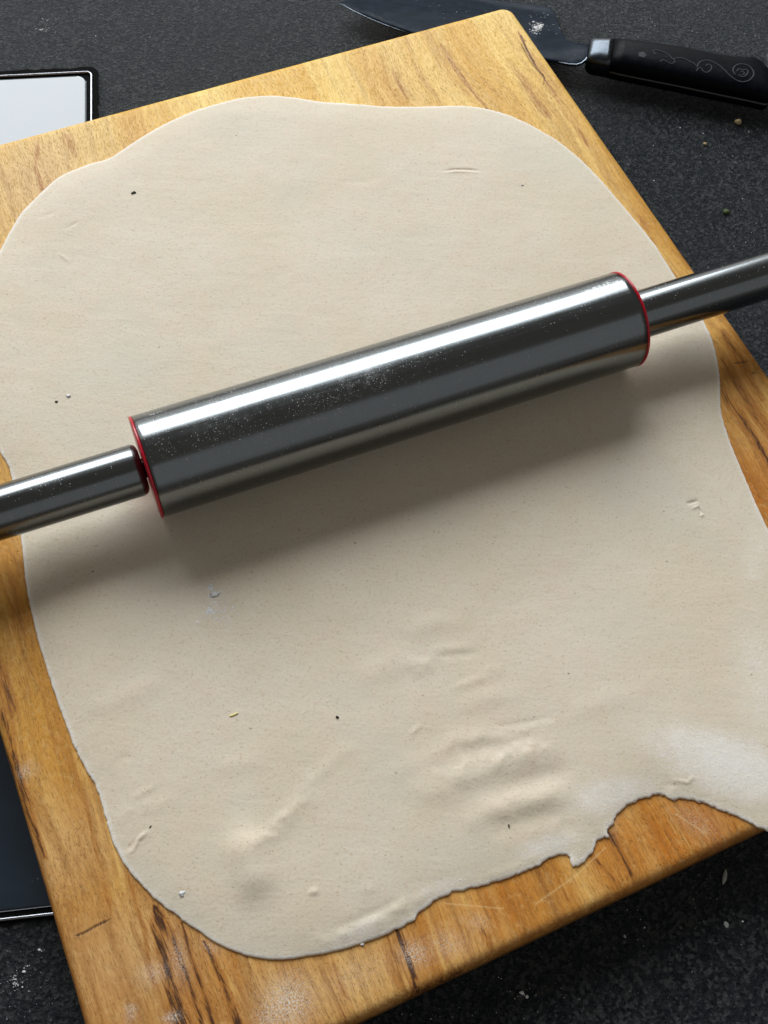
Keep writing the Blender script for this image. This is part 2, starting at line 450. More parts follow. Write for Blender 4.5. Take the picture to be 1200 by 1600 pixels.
# ------------------------------------------------------------------ cutting board
BO = np.array([-.3276, .4402]); BA = R(28.25)                  # far left corner, direction of the far edge
BX = np.array([math.cos(BA), math.sin(BA)]); BY = np.array([-math.sin(BA), math.cos(BA)])
BW, BL = .4312, .521
def bl(x, y):
    p = P(x, y, 0)[:2]-BO; return np.array([p@BX, p@BY])
DOUGH_PX = [(0,385),(10,365),(30,330),(60,300),(90,272),(120,260),(145,250),(160,248),(170,245),(210,217),(250,193),(300,170),(340,158),(380,148),(425,145),(465,149),(500,156),(529,157),
 (605,163),(663,163),(722,161),(751,164),(792,174),(827,190),(873,216),(908,245),(937,274),(967,309),(1002,350),(1025,379),(1057,429),(1078,462),(1102,499),(1114,525),(1121,549),(1126,580),
 (1127.6,603),(1127,632),(1133,660),(1145,694),(1159,727),(1178,772),(1200,820),(1240,900),(1282,990),(1322,1090),(1345,1180),(1325,1250),(1265,1292),(1225,1300),(1200,1297),(1188,1292),(1175,1284),(1161,1278),
 (1130,1264),(1095,1251),(1070,1246),(1048,1247),(1040,1240),(1032,1242),(1026,1239),(1011,1244),(990,1251),(979,1258),(975,1266),(971,1264),(966,1272),(962,1279),(964,1284),(957,1287),(951,1292),(949,1300),(953,1307),
 (946,1306),(944,1309),(936,1312),(934,1314),(930,1325),(927,1332),(918,1342),(911,1349),(901,1356),(895,1354),(895,1349),(893,1338),(889,1334),(885,1335),(873,1335),(860,1339),(851,1343),(848,1347),(838,1352),(815,1362),(780,1374),
 (733,1387),(708,1393),(690,1400),(674,1409),(657,1423),(653,1429),(652,1433),(645,1438),(633,1445),(613,1455),(588,1466),(560,1475),(517,1487),(500,1491),(480,1493),(453,1498),(430,1499),(400,1497),(365,1486),(340,1475),
 (300,1448),(260,1420),(225,1388),(198,1358),(182,1332),(170,1300),(163,1272),(156,1258),(160,1250),(153,1243),(152,1235),(148,1225),(140,1212),(127,1192),(115,1165),(97,1120),(80,1070),(58,1000),(40,920),(32,845),(24,790),(17,746),(13,724),
 (0,709),(-18,660),(-34,590),(-38,500),(-24,430)]
def blob_mask(v, items, conv):
    """items: (x, y, rx, ry, angle in degrees, amount) in photo pixels"""
    out = np.zeros(len(v))
    for x, y, rx, ry, an, am in items:
        c = conv(x, y); e1 = conv(x+math.cos(R(an))*rx, y+math.sin(R(an))*rx)-c; e2 = conv(x-math.sin(R(an))*ry, y+math.cos(R(an))*ry)-c
        q = v-c[:2]; a = (q@e1[:2])/(e1[:2]@e1[:2]); b = (q@e2[:2])/(e2[:2]@e2[:2])
        out = np.maximum(out, am*np.exp(-(a*a+b*b)*1.2))
    return out
# dark heartwood streaks: (polyline in photo pixels, half width in m, strength)
STREAKS = [([(243,1418),(250,1450),(262,1510),(275,1560),(292,1620),(310,1680)], .0032, 1.0),
 ([(252,1470),(275,1540),(300,1620)], .006, .55),
 ([(262,1440),(290,1520),(318,1610)], .0016, .6), ([(285,1445),(300,1500),(330,1590),(345,1640)], .0011, .6),
 ([(318,1470),(338,1510),(355,1550),(378,1620)], .0016, .95),
 ([(620,1455),(632,1480),(642,1510),(650,1545)], .0024, .75), ([(605,1465),(618,1495),(632,1550)], .0045, .4),
 ([(752,1450),(762,1465),(768,1490)], .0008, .6),
 ([(0,1110),(15,1150),(30,1215),(45,1270),(70,1340)], .0016, .65), ([(-30,980),(0,1060),(22,1120)], .003, .5),
 ([(74,1425),(92,1495),(110,1560),(128,1620)], .0012, .8),
 ([(0,880),(25,935),(38,990)], .004, .3),
 ([(1120,590),(1140,625),(1165,660),(1200,720),(1240,800)], .0030, .6), ([(1128,560),(1150,600),(1180,650),(1225,720)], .0045, .4),
 ([(1128,515),(1148,545),(1170,590),(1190,625)], .003, .45), ([(1165,660),(1185,690),(1210,745),(1235,790)], .0016, .65),
 ([(950,1300),(965,1330),(985,1365),(992,1375)], .0024, .55), ([(915,1330),(940,1352),(975,1392)], .0012, .5), ([(1000,1250),(1020,1290),(1050,1340)], .002, .35),
 ([(700,90),(722,120),(740,145),(765,175)], .0016, .38), ([(612,110),(625,135),(640,160)], .0012, .3), ([(690,70),(712,108),(735,150)], .0035, .22),
 ([(808,45),(822,75),(838,105),(852,122)], .0007, .8), ([(790,90),(815,120),(840,160),(860,185)], .003, .3), ([(850,122),(880,170),(920,230)], .002, .35),
 ([(60,220),(55,262),(68,300),(78,330)], .0018, .35), ([(100,210),(120,245)], .004, .25), ([(1060,1260),(1085,1300)], .001, .3),
 ([(860,1345),(880,1390),(890,1410)], .0012, .4), ([(1110,1265),(1130,1300)], .0012, .35), ([(780,1390),(800,1430)], .001, .35), ([(820,1365),(840,1400)], .001, .3),
 ([(430,1505),(445,1560),(452,1620)], .0008, .3), ([(520,1500),(540,1560)], .0008, .35), ([(200,1370),(225,1450),(240,1540)], .0012, .35), ([(130,1240),(150,1330),(175,1430)], .001, .3),
 ([(110,1180),(135,1260)], .001, .25), ([(1000,340),(1030,400),(1060,440)], .002, .3)]
CRACKS = [([(115,1465),(135,1456),(150,1447),(170,1438)], .0005, 1), ([(1148,568),(1165,566),(1172,560)], .0005, .8), ([(1175,584),(1190,577)], .0007, .9),
          ([(60,110),(62,111)], .001, .0), ([(815,70),(828,95),(842,112),(851,122),(850,132)], .0005, .9)]
SCR = [([(700,1412),(790,1420)], .0003), ([(838,1412),(900,1368),(945,1325)], .00035), 
       ([(1060,1275),(1100,1300)], .0003), ([(380,130),(470,118)], .00028)]
def board():
    out = resample(rrect(0, -BL, BW, 0, .0085, 10), .0022)
    def zf(v, d):
        r = .0045; q = np.clip(r-d, 0, r)
        z = -(r-np.sqrt(np.maximum(r*r-q*q, 0)))
        return z-np.abs(vnoise(v[:, 0], v[:, 1], 60, 3))*.0004*(d < .004)
    def poly_mask(v, items):
        m = np.zeros(len(v))
        for px, wd, am in items:
            d, t, _ = seg_dist(v, [bl(*p) for p in px])
            wv = wd*(1+.7*vnoise(v[:, 0], v[:, 1], 45, 2))*np.clip(np.minimum(t, 1-t)*7+.35, 0, 1)
            m = np.maximum(m, am*np.exp(-(d/np.maximum(wv, 1e-5))**2))
        return m
    def hue(v):                                               # paler at the far side, deeper towards the near side
        t = -v[:, 1]/BL; s = v[:, 0]/BW
        return np.clip(.05+.95*t*1.05+.35*vnoise(v[:, 0]*3, v[:, 1], 9, 4)+.15*np.sin(s*9), 0, 1)
    red = [(1020,1320,190,110,-20,1.0), (760,1420,120,70,-25,.85), (1170,760,80,170,60,.95), (1150,560,60,120,60,.7), (1150,640,60,100,60,.5), (320,1530,60,60,60,.35)]
    pale = [(60,280,120,110,0,.7), (60,1350,90,260,75,.45), (200,1500,140,120,0,.5), (450,1560,140,60,0,.35)]
    flr = [(450,1565,38,42,0,.95), (425,1590,25,30,0,.8), (648,1490,26,20,0,.75), (700,1475,30,22,0,.5), (205,1585,9,12,0,1), (268,1590,14,9,0,.9), (240,1520,24,18,0,.5),
           (280,1500,14,36,-15,.5), (40,1205,14,12,0,.6), (330,1480,20,10,30,.4), (560,1520,60,30,-20,.28), (745,1440,20,14,0,.4), (955,1275,10,30,0,.3), (1090,1285,40,20,20,.3), (960,215,8,6,0,.5), (625,1580,20,10,0,.35)]
    ex = []
    for px, wd, am in STREAKS+CRACKS+[(a, b, 1) for a, b in SCR]:
        pp = np.array([bl(*p) for p in px])
        for a, b in zip(pp[:-1], pp[1:]):
            n = int(np.linalg.norm(b-a)/.001)+1; t = b-a; t = t/np.linalg.norm(t); nrm = np.array([-t[1], t[0]])
            for i in range(n):
                for k in (-2, -1, 0, 1, 2): ex.append(a+(b-a)*i/n+nrm*k*max(wd*.6, .0005))
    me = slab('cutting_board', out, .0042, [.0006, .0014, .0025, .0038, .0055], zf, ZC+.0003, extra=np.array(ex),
              attrs={'dark': lambda v: np.maximum(poly_mask(v, STREAKS), (.42+.5*vnoise(v[:, 0], v[:, 1], 70, 7))*np.exp(-(seg_dist(v, out, True)[0]/.0022)**2)*(-v[:, 1] > .2)), 'crack': lambda v: poly_mask(v, CRACKS), 'scratch': lambda v: poly_mask(v, [(a, b, 1) for a, b in SCR]), 'hue': hue,  # 'dark' also darkens the near rim in colour, as shade on its rounding
                     'red': lambda v: blob_mask(v, red, bl), 'pale': lambda v: blob_mask(v, pale, bl), 'flour': lambda v: blob_mask(v, flr, bl)})
    # lift so that z = 0 is the top and the object's origin is its far left corner
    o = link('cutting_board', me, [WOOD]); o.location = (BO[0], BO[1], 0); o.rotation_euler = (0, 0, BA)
    tag(o, 'large rectangular wooden cutting board with golden grain and dark streaks, lying under the dough', 'cutting board')
board()

# ------------------------------------------------------------------ dough
def dl(x, y): return P(x, y, TD)[:2]
# relief: (polyline px, half width m, height m)
RIDGES = [([(385,1330),(395,1370)], .0085, .0030), ([(375,1345),(440,1290),(500,1228)], .0042, .0006), ([(395,1320),(470,1255)], .0022, .0004),
 ([(640,1245),(720,1215),(800,1185),(880,1165)], .0065, .0014), ([(720,1290),(770,1268),(850,1245),(900,1240)], .0050, .0014), ([(780,1232),(850,1213),(895,1200)], .0040, -.0009), ([(760,1300),(850,1275),(905,1262)], .0040, -.0006),
 ([(640,1050),(690,1018),(740,1012)], .0030, .0005), ([(650,1028),(700,1022),(748,1022)], .0022, -.0005), ([(700,1075),(740,1060),(790,1040)], .0030, .0004), ([(690,1075),(740,1055),(780,1048)], .002, -.0003),
 ([(770,1135),(820,1130),(868,1118)], .0014, -.0003), ([(800,1142),(850,1136),(870,1128)], .0020, .0003), ([(600,1210),(680,1180),(760,1160)], .004, .0004),
 ([(690,268),(712,265),(735,266),(752,268)], .0007, -.0007), ([(690,272),(712,269),(735,270),(750,272)], .0008, .0004),
 ([(520,283),(560,285),(600,278)], .002, -.00015),
 ([(192,1338),(208,1328),(215,1312),(232,1298)], .0010, .0009), ([(186,1328),(205,1322),(218,1306)], .0012, -.0005),
 ([(200,1250),(230,1235),(250,1222)], .0016, .0003), ([(180,1190),(210,1180)], .002, -.0003),
 ([(560,1392),(590,1385)], .0020, .0003), ([(480,1398),(500,1390)], .0014, .0006),
 ([(480,1480),(530,1462),(590,1440),(650,1408),(700,1385)], .0030, .0010), ([(500,1462),(560,1438),(630,1405)], .0018, -.0005),
 ([(740,1378),(800,1358),(850,1335)], .0018, .0006), ([(560,1470),(600,1452),(640,1432)], .0022, .0006),
 ([(0,720),(8,700)], .002, .0004), ([(1050,1218),(1075,1222),(1085,1212)], .0010, .0006), ([(1035,1225),(1060,1228)], .0012, -.0004),
 ([(60,340),(90,330)], .0014, -.0003), ([(100,360),(125,345)], .001, -.0003), ([(90,395),(110,410)], .001, .0003),
 ([(1072,787),(1092,782)], .0009, -.0009), ([(1080,796),(1093,790)], .0007, .0006), ([(1092,798),(1096,797)], .0014, -.0012), ([(1094,808),(1100,803)], .0007, .0006),
 ([(640,1150),(660,1130)], .0012, .0003), ([(560,1060),(620,1035),(680,1040)], .005, .0005), ([(700,1110),(770,1090),(830,1085)], .004, .0004), ([(620,990),(690,970),(730,972)], .004, .0004), ([(680,1160),(760,1150),(820,1160)], .004, .0006), ([(700,1180),(780,1165),(850,1150)], .003, -.0004), ([(150,1290),(220,1262),(290,1250)], .003, .0003), ([(120,1110),(200,1090),(260,1060)], .004, .0004), ([(880,1120),(960,1090),(1010,1085)], .005, .0004), ([(460,1250),(520,1190),(560,1160)], .003, .0003), ([(300,1180),(360,1200),(420,1180)], .004, .0003), ([(870,1295),(900,1290)], .003, -.0004), ([(945,1300),(952,1285)], .0015, .0008), ([(1100,440),(1040,540)], .012, .0006),
 ([(1122,560),(1040,610)], .010, -.0004)]
def dough():
    px = np.array([dl(*p) for p in DOUGH_PX])
    big = [i for i, p in enumerate(DOUGH_PX) if (p[0] > 640 and p[1] > 1230 and p[0] < 1210)]
    o = resample(px, .0011)
    d, _, _ = seg_dist(o, px[big]); keep = d < .0015
    o = smooth_closed(o, 26, keep); o = smooth_closed(o, 1)
    t = np.roll(o, -1, 0)-np.roll(o, 1, 0); t /= np.linalg.norm(t, axis=1)[:, None]; n = np.stack([-t[:, 1], t[:, 0]], 1)
    tear = [i for i, p in enumerate(DOUGH_PX) if 890 < p[0] < 1060 and p[1] > 1230 and p[1] < 1360]
    rough = .18+.42*np.exp(-(seg_dist(o, px[big])[0]/.01)**2)*(vnoise(o[:, 0], o[:, 1], 60, 9) > -.1)+.5*np.exp(-(seg_dist(o, px[tear])[0]/.004)**2)
    left, _, _ = seg_dist(o, [dl(110, 1160), dl(200, 1350), dl(300, 1450)]); rough = np.maximum(rough, .4*np.exp(-(left/.008)**2))
    o = o+n*(rough*(vnoise(o[:, 0], o[:, 1], 420, 2)*.0015+vnoise(o[:, 0], o[:, 1], 900, 6)*.0012))[:, None]
    def zf(v, d):
        x, y = v[:, 0], v[:, 1]
        T = TD+vnoise(x, y, 22, 1)*.0005+vnoise(x, y, 55, 3)*.00022+vnoise(x, y, 150, 4)*.00008
        for pl, wd, hh in RIDGES:
            dd, tt, _ = seg_dist(v, [dl(*p) for p in pl])
            T = T+hh*np.exp(-(dd/wd)**2)*np.clip(np.sin(np.pi*np.clip(tt, 0, 1)), .0, 1)**.7*(.75 if wd < .003 else 1)*(1+.8*vnoise(x, y, 300, 8)) if len(pl) > 2 or wd < .005 else T+hh*np.exp(-(dd/wd)**2)
        a0, b0 = P(226, 730.5, TD+.0252)[:2], P(977, 498.5, TD+.0252)[:2]
        dp, tp, _ = seg_dist(v, [a0, b0]); T = T-.0004*np.exp(-(dp/.006)**2)+.00022*np.exp(-((dp-.013)/.005)**2)
        r = .0010; q = np.clip(r-d, 0, r)/r
        prof = (.35+.65*np.sqrt(np.maximum(1-q*q, 0)))*(.34+.66*(1-np.exp(-(d/.009)**1.3)))
        # a slightly thicker lip just inside the edge
        lip = np.exp(-((d-.003)/.002)**2)*.00006
        z = T*prof+lip*(d > .0005)+.0002
        # where the dough hangs past the board it sags
        p = v-BO; lx, ly = p@BX, p@BY
        over = np.maximum(0, -(ly+BL))
        z = z-over**1.3*1.2
        # soft droop at right where it lies near the edge
        return z
    fl = [(1130,1190,190,70,12,.95), (960,1240,120,45,-20,.75), (860,1320,100,30,-20,.7), (700,1380,80,22,-22,.62), (560,1455,110,24,-22,.6), (1190,1060,90,190,10,.55), (1180,860,45,120,15,.5), (1010,370,60,90,50,.22),
          (330,930,16,30,0,.5), (230,210,140,28,-28,.35), (180,400,120,90,0,.18), (150,1200,50,40,0,.35), (240,1400,90,25,42,.4), (400,1480,90,22,5,.5), (870,300,120,60,30,.2), (60,960,20,120,-10,.25), (1110,640,30,90,0,.25), (250,1380,40,30,0,.2), (440,1320,90,60,-30,.1), (780,1340,120,30,-15,.4)]
    def flm(v):
        m = blob_mask(v, fl, dl)
        d, _, _ = seg_dist(v, o, True)
        return np.maximum(m, .8*np.exp(-(d/.0028)**2))  # rim whitened: flour, plus a painted highlight where the edge catches light
    ex = []
    for pl, wd, hh in RIDGES:
        if wd > .0035: continue
        pp = np.array([dl(*p) for p in pl])
        for a, b in zip(pp[:-1], pp[1:]):
            st = max(.0005, wd*.5); nn = int(np.linalg.norm(b-a)/st)+1; t = (b-a)/np.linalg.norm(b-a); nr = np.array([-t[1], t[0]])
            for i in range(nn+1):
                for k in range(-4, 5): ex.append(a+(b-a)*i/nn+nr*k*st)
    me = slab('rolled_dough', o, .0028, [.0002, .0005, .0010, .0020, .0036], zf, .0002, extra=np.array(ex), attrs={'flour': flm})
    ob = link('rolled_dough', me, [DOUGH])
    tag(ob, 'large thin sheet of pale speckled dough with torn lower edge on the wooden board', 'dough')
    return ob
DO = dough()

# ------------------------------------------------------------------ rolling pin
RB = .0252; RH = .0127
def pin():
    zc = TD+RB+.0002
    cL = P(226, 730.5, zc); cR = P(977, 498.5, zc)
    d = cR-cL; L = np.linalg.norm(d[:2]); a = math.atan2(d[1], d[0])
    root = empty('rolling_pin', ((cL[0]+cR[0])/2, (cL[1]+cR[1])/2, TD), a)
    tag(root, 'stainless steel rolling pin with red end rings, resting across the dough', 'rolling pin')
    zc -= TD
    hl = L/2
    def put(name, me, mat):
        o = link(name, me, [mat], root, False); o.location = (0, 0, zc-.0003); return o
    # barrel with many stations so that the dust masks can vary along it
    st = [(-hl+.0014, RB-.0004), (-hl+.0018, RB)]+[(-hl+.0018+(L-.0036)*i/110, RB) for i in range(1, 110)]+[(hl-.0018, RB), (hl-.0014, RB-.0004)]
    me = lathe_x('barrel', st, 160)
    co = np.array([v.co[:] for v in me.vertices]); u = (co[:, 0]+hl)/L; ang = np.degrees(np.arctan2(co[:, 1], co[:, 2]))   # 0 = top, + = far side
    dust = .9*np.exp(-((u-.28)/.26)**2-((ang+12)/26)**2)+.9*np.exp(-((u-.47)/.10)**2-((ang+2)/20)**2)+.25*np.exp(-((ang-40)/25)**2)+.08
    smear = 1.0*np.exp(-((u-.945)/.03)**2-((ang-16)/8)**2)+.8*np.exp(-((u-.045)/.01)**2-((ang-34)/3)**2)
    for nm, val in (('dust', dust), ('smear', smear)):
        at = me.attributes.new(nm, 'FLOAT', 'POINT'); at.data.foreach_set('value', val.astype(np.float32))
    put('barrel', me, BARREL)
    for sx in (-1, 1):
        pr = [(0, .006), (0, RB-.0004), (.0003, RB+.0002), (.0011, RB+.0002), (.0014, RB-.0002), (.0014, .006)]
        pr = [(sx*(hl-.0014+x), r) for x, r in pr]
        put('end_ring', lathe_x('end_ring', pr, 128), RED)
        put('axle', lathe_x('axle', [(sx*(hl-.004), .0048), (sx*(hl+.008), .0048)], 32), HANDLE)
        g = .0007; pr = [(hl+g, .0052), (hl+g, RH-.0035), (hl+g+.0003, RH-.0022), (hl+g+.0010, RH-.0010), (hl+g+.0021, RH-.0003), (hl+g+.0034, RH)]
        HL = .125
        pr += [(hl+g+.0028+(HL-.006)*i/30, RH-.0002*i/30) for i in range(1, 31)]
        e = hl+g+HL-.003
        pr += [(e+.0012, RH-.0006), (e+.0024, RH-.0022), (e+.0030, RH-.005), (e+.0031, .0002)]
        me = lathe_x('handle', [(sx*x, r) for x, r in pr], 96)
        co = np.array([v.co[:] for v in me.vertices])
        dd = np.full(len(co), .12) if sx > 0 else .10+.8*np.exp(-((co[:, 0]+hl+.045)/.009)**2-((np.degrees(np.arctan2(co[:, 1], co[:, 2]))-5)/22)**2)
        for nm, val in (('dust', dd), ('smear', np.zeros(len(co)))):
            at = me.attributes.new(nm, 'FLOAT', 'POINT'); at.data.foreach_set('value', val.astype(np.float32))
        put('handle', me, HANDLE)
pin()

# ------------------------------------------------------------------ knife behind the board
def knife():
    zm = ZC+.0105                                                # middle plane of the blade and tang
    K = P(955, 92, zm)
    root = empty('kitchen_knife', (K[0], K[1], ZC)); off = np.array([K[0], K[1], ZC])
    tag(root, 'kitchen knife with dark steel blade and black handle, lying on the worktop behind the board', 'knife')
    up = [(528,4),(548,1),(600,-6),(680,-9),(760,-4),(800,1),(828,4),(848,7),(860,10),(867,16),(871,26),(874,38),(877,48),(880,59),(885,66),(893,69),(922,69)]
    lo = [(922,92),(916,97),(908,101),(899,103.5),(888,102),(870,98),(840,93),(800,88),(740,77),(680,64),(645,54),(624,47),(600,38.5),(575,28),(552,17),(538,9)]
    # spine is the lower outline (thick), cutting edge the upper one (thin)
    U = [P(*p, zm-.0085*min(1, max(0, (p[0]-528)/60))*(1 if p[0] < 870 else max(0, (922-p[0])/60))) for p in up]; Lw = [P(*p, zm) for p in lo]
    o = resample([*U, *Lw], .0025)
    spine = [P(*p, zm)[:2] for p in [(528,4)]+lo[::-1]]
    oo, v, d, f = fill(o, .004, [.0005, .0015])
    ds, _, _ = seg_dist(v, spine); du, _, _ = seg_dist(v, [p[:2] for p in U])
    th = .0001+.0012*np.clip(du/.02, 0, 1)
    th = th*np.clip(.35+d/.0012, 0, 1)
    n = len(v)
    bp = P(918, 88, zm)[:2]; fade = np.clip(np.linalg.norm(v-bp, axis=1)/.03, 0, 1)
    zt = zm-off[2]-np.minimum(ds*.165, zm-ZC-.0008)*fade       # rolled over: the cutting edge rests on the worktop
    vv = [(a-off[0], b-off[1], z+t) for (a, b), t, z in zip(v, th, zt)]+[(a-off[0], b-off[1], z-t) for (a, b), t, z in zip(v, th, zt)]
    ec = {}
    for q in f:
        for a, b in zip(q, q[1:]+q[:1]): ec[(a, b)] = 1
    ff = [list(q) for q in f]+[[k+n for k in reversed(q)] for q in f]+[[b, a, a+n, b+n] for (a, b) in ec if (b, a) not in ec]
    me = mesh('blade', vv, ff); fix_normals(me); bo = link('blade', me, [BLADE], root)
    knife.blade = BVHTree.FromPolygons([Vector(q)+Vector(off) for q in vv], ff)
    # thin tubes; the bright ones stand in for highlights on spine and choil
    def tube(name, pts, r, mat, par, n=6, taper=True):
        pts = [Vector(p) for p in pts]; v = []; f = []
        for i, p in enumerate(pts):
            t = (pts[min(i+1, len(pts)-1)]-pts[max(i-1, 0)]).normalized(); s = t.cross(Vector((0, 0, 1))).normalized(); u = s.cross(t)
            rr = r*(min(1, .3+min(i, len(pts)-1-i)*.35) if taper else 1)
            for k in range(n): a = 2*math.pi*k/n; v.append(p+(s*math.cos(a)+u*math.sin(a)*.6)*rr)
        for i in range(len(pts)-1):
            for k in range(n): j = (k+1) % n; f.append([i*n+k, i*n+j, (i+1)*n+j, (i+1)*n+k])
        f += [list(range(n)), [(len(pts)-1)*n+k for k in reversed(range(n))]]
        me = mesh(name, v, f); fix_normals(me); return link(name, me, [mat], par)
    ep = [P(*p, zm) for p in [(528,4.2),(538,9.3),(552,17.2),(575,28.2),(600,38.7),(624,47.2),(645,54.2)]]
    tube('edge_glint', [q-off+np.array([0, 0, .0003]) for q in ep], .00038, EDGE, root)
    ep = [P(*p, zm) for p in [(872,99),(888,102.2),(900,103.4),(908,100.8),(914,96),(918,90),(919,80)]]
    tube('edge_glint', [q-off+np.array([0, 0, .0012]) for q in ep], .0007, EDGE, root)
    # loft along the handle: stations of (far point px, near point px, half thickness)
    def loft(name, st, mat, par, lo_a=0, hi_a=360, ex=3.0, n=40, zoff=0):
        rings = []
        for a, b, h in st:
            A, B = P(*a, zm), P(*b, zm); m = (A+B)/2; e = (A-B)/2; ring = []
            for k in range(n+1):
                t = R(lo_a+(hi_a-lo_a)*k/n); c, s = math.cos(t), math.sin(t)
                x = math.copysign(abs(c)**(2/ex), c); z = math.copysign(abs(s)**(2/ex), s)
                ring.append(tuple(m+e*x+np.array([0, 0, h*z+zoff])-off))
            rings.append(ring)
        m = len(rings[0]); v = [p for r in rings for p in r]; f = []
        for i in range(len(rings)-1):
            for k in range(m-1): f.append([i*m+k, i*m+k+1, (i+1)*m+k+1, (i+1)*m+k])
            f.append([i*m+m-1, i*m, (i+1)*m, (i+1)*m+m-1])
        f += [list(range(m)), [(len(rings)-1)*m+k for k in reversed(range(m))]]
        me = mesh(name, v, f); bm = bmesh.new(); bm.from_mesh(me); bmesh.ops.remove_doubles(bm, verts=bm.verts, dist=1e-6)
        bmesh.ops.recalc_face_normals(bm, faces=bm.faces); bm.to_mesh(me); bm.free()
        return link(name, me, [mat], par)
    loft('bolster', [((919.5,70.5),(915,100),.0052), ((921.5,69.6),(917.5,103),.0070), ((926,69.6),(922.5,106),.0080), ((935,69.8),(931,108),.0084), ((948,70),(944,110.5),.0086), ((956.6,70.5),(951,112),.0087)], BOLST, root, ex=3.6)
    hs = [((957,70.5),(951.5,112),.0084), ((975,71),(968,116),.0086), ((1000,74.5),(992,121),.0088), ((1035,79),(1027,128),.0088), ((1067,84),(1060,134.5),.0088), ((1095,90),(1088,140.5),.0088),
          ((1117,94.5),(1110,145),.0088), ((1142,98),(1136,150.5),.0088), ((1160,98),(1156,154.5),.0088), ((1175,99),(1170,157.5),.0088), ((1186,105),(1181,160),.0086), ((1196,114),(1190,162),.0084), ((1203,124),(1196,163),.0078), ((1206,130),(1200,162),.006)]
    g = .0008
    t1 = loft('handle_scale', hs, BLACKP, root, 0, 180, 3.0, 24, g)
    loft('handle_scale', hs, BLACKP, root, 180, 360, 3.0, 24, -g)
    loft('tang', [((a[0]+.0, a[1]+1.0), (b[0], b[1]+1.4), g*.98) for a, b, h in hs], TANG, root, 0, 360, 6, 24)
    # steel end cap
    loft('pommel', [((1192,92),(1200,134),.0045), ((1197,85),(1207,158),.0085), ((1210,84),(1216,168),.0095), ((1228,86),(1230,170),.0095), ((1238,92),(1238,166),.0075), ((1243,100),(1242,158),.004)], CHROME, root, ex=2.6)
    # grey swirl let into the upper scale
    bm = bmesh.new(); bm.from_mesh(t1.data); bv = BVHTree.FromBMesh(bm)
    def onto(x, y):
        p = P(1000+x/6, 60+y/6, zm+.0085)-off
        h = bv.ray_cast(Vector((p[0], p[1], .1)), Vector((0, 0, -1)))
        return Vector((p[0], p[1], (h[0].z if h[0] else p[2])+.00008))
    def cr_(pts, k=5):
        pts = [np.array(p, float) for p in pts]; out = []
        for i in range(len(pts)-1):
            a, b, c, d = pts[max(i-1, 0)], pts[i], pts[i+1], pts[min(i+2, len(pts)-1)]
            for j in range(k):
                t = j/k; out.append(.5*((2*b)+(-a+c)*t+(2*a-5*b+4*c-d)*t*t+(-a+3*b-3*c+d)*t**3))
        out.append(pts[-1]); return out
    sw = [[(105,128),(160,125),(220,145),(270,175),(300,205),(335,200),(400,200),(450,225),(500,250),(530,275)], [(120,132),(135,160),(150,168)],
          [(305,205),(322,232),(290,247),(240,225),(205,215),(188,232)], [(525,318),(545,290),(570,290),(590,315),(625,327),(662,305),(662,268),(630,258),(608,275)],
          [(530,285),(545,250),(575,228),(630,220),(700,245),(770,295),(830,350),(900,395),(970,410),(1030,395),(1062,350),(1045,300),(1000,265),(930,255),(880,280),(868,318),(895,355)],
          [(900,325),(925,300),(955,312),(990,305),(1008,330),(985,362),(950,370),(918,350)], [(935,330),(960,325),(975,345),(950,352)], [(240,178),(246,192)]]
    for k, pl in enumerate(sw):
        tube('engraved_scroll', [onto(*p) for p in cr_(pl)], .00052 if k not in (2, 3) else .00045, ENGR, t1)
    # small rosette
    c = onto(18, 165); v = [c+Vector((0, 0, .0002))]; n = 14
    for k in range(n):
        a = 2*math.pi*k/n; r = .0026*(1+.18*math.cos(a*5)); v.append(c+Vector((math.cos(a)*r, math.sin(a)*r, 0)))
    link('engraved_rosette', mesh('engraved_rosette', v, [[0, 1+k, 1+(k+1) % n] for k in range(n)]), [ENGR], t1)
    bm.free()
knife()

# ------------------------------------------------------------------ crumbs and flecks
def lump(name, px, z, sx, sy, sz, mat, label, cat, ang=0, seed=1, sub=2, rough=.35, group=None):
    p = P(*px, z)
    bm = bmesh.new(); bmesh.ops.create_icosphere(bm, subdivisions=sub, radius=1)
    rr = random.Random(seed)
    for v in bm.verts:
        k = 1+rough*(rr.random()-.5)*2; v.co = Vector((v.co.x*sx*k, v.co.y*sy*k, (v.co.z*k*.9+.8)*sz))
    me = bpy.data.meshes.new(name); bm.to_mesh(me); bm.free()
    o = link(name, me, [mat], None, True); o.location = (p[0], p[1], z); o.rotation_euler = (0, 0, R(ang))
    tag(o, label, cat, group); return o
Z1 = TD
bvd = BVHTree.FromPolygons([v.co[:] for v in DO.data.vertices], [p.vertices[:] for p in DO.data.polygons])
def dz(x, y):
    p = P(x, y, Z1); h = bvd.ray_cast(Vector((p[0], p[1], .1)), Vector((0, 0, -1)))
    return (h[0].z if h[0] else 0)-.00015
def on_dough(name, px, *a, **k): return lump(name, px, dz(*px), *a, **k)
t = on_dough('herb_fleck', (208, 302), .0013, .0007, .0004, GREEN, 'dark green V-shaped herb fleck on the upper left of the dough', 'herb fleck', ang=25, seed=2)
s2 = on_dough('leaf_tip', (210.5, 301), .0010, .0005, .0004, GREEN, None, None, ang=-30, seed=3); s2.parent = t
s2.matrix_parent_inverse = (Matrix.Translation(t.location) @ Matrix.Rotation(t.rotation_euler.z, 4, 'Z')).inverted()
on_dough('straw_fleck', (365, 1117), .0022, .00045, .0004, STRAW, 'short yellow straw fleck on the dough, left of its middle', 'straw fleck', ang=28, seed=4, rough=.15)
on_dough('dark_fleck', (527, 1121), .0008, .0005, .0004, CHAR, 'black fleck on the dough near the yellow straw fleck, to its right', 'fleck', ang=-30, seed=5)
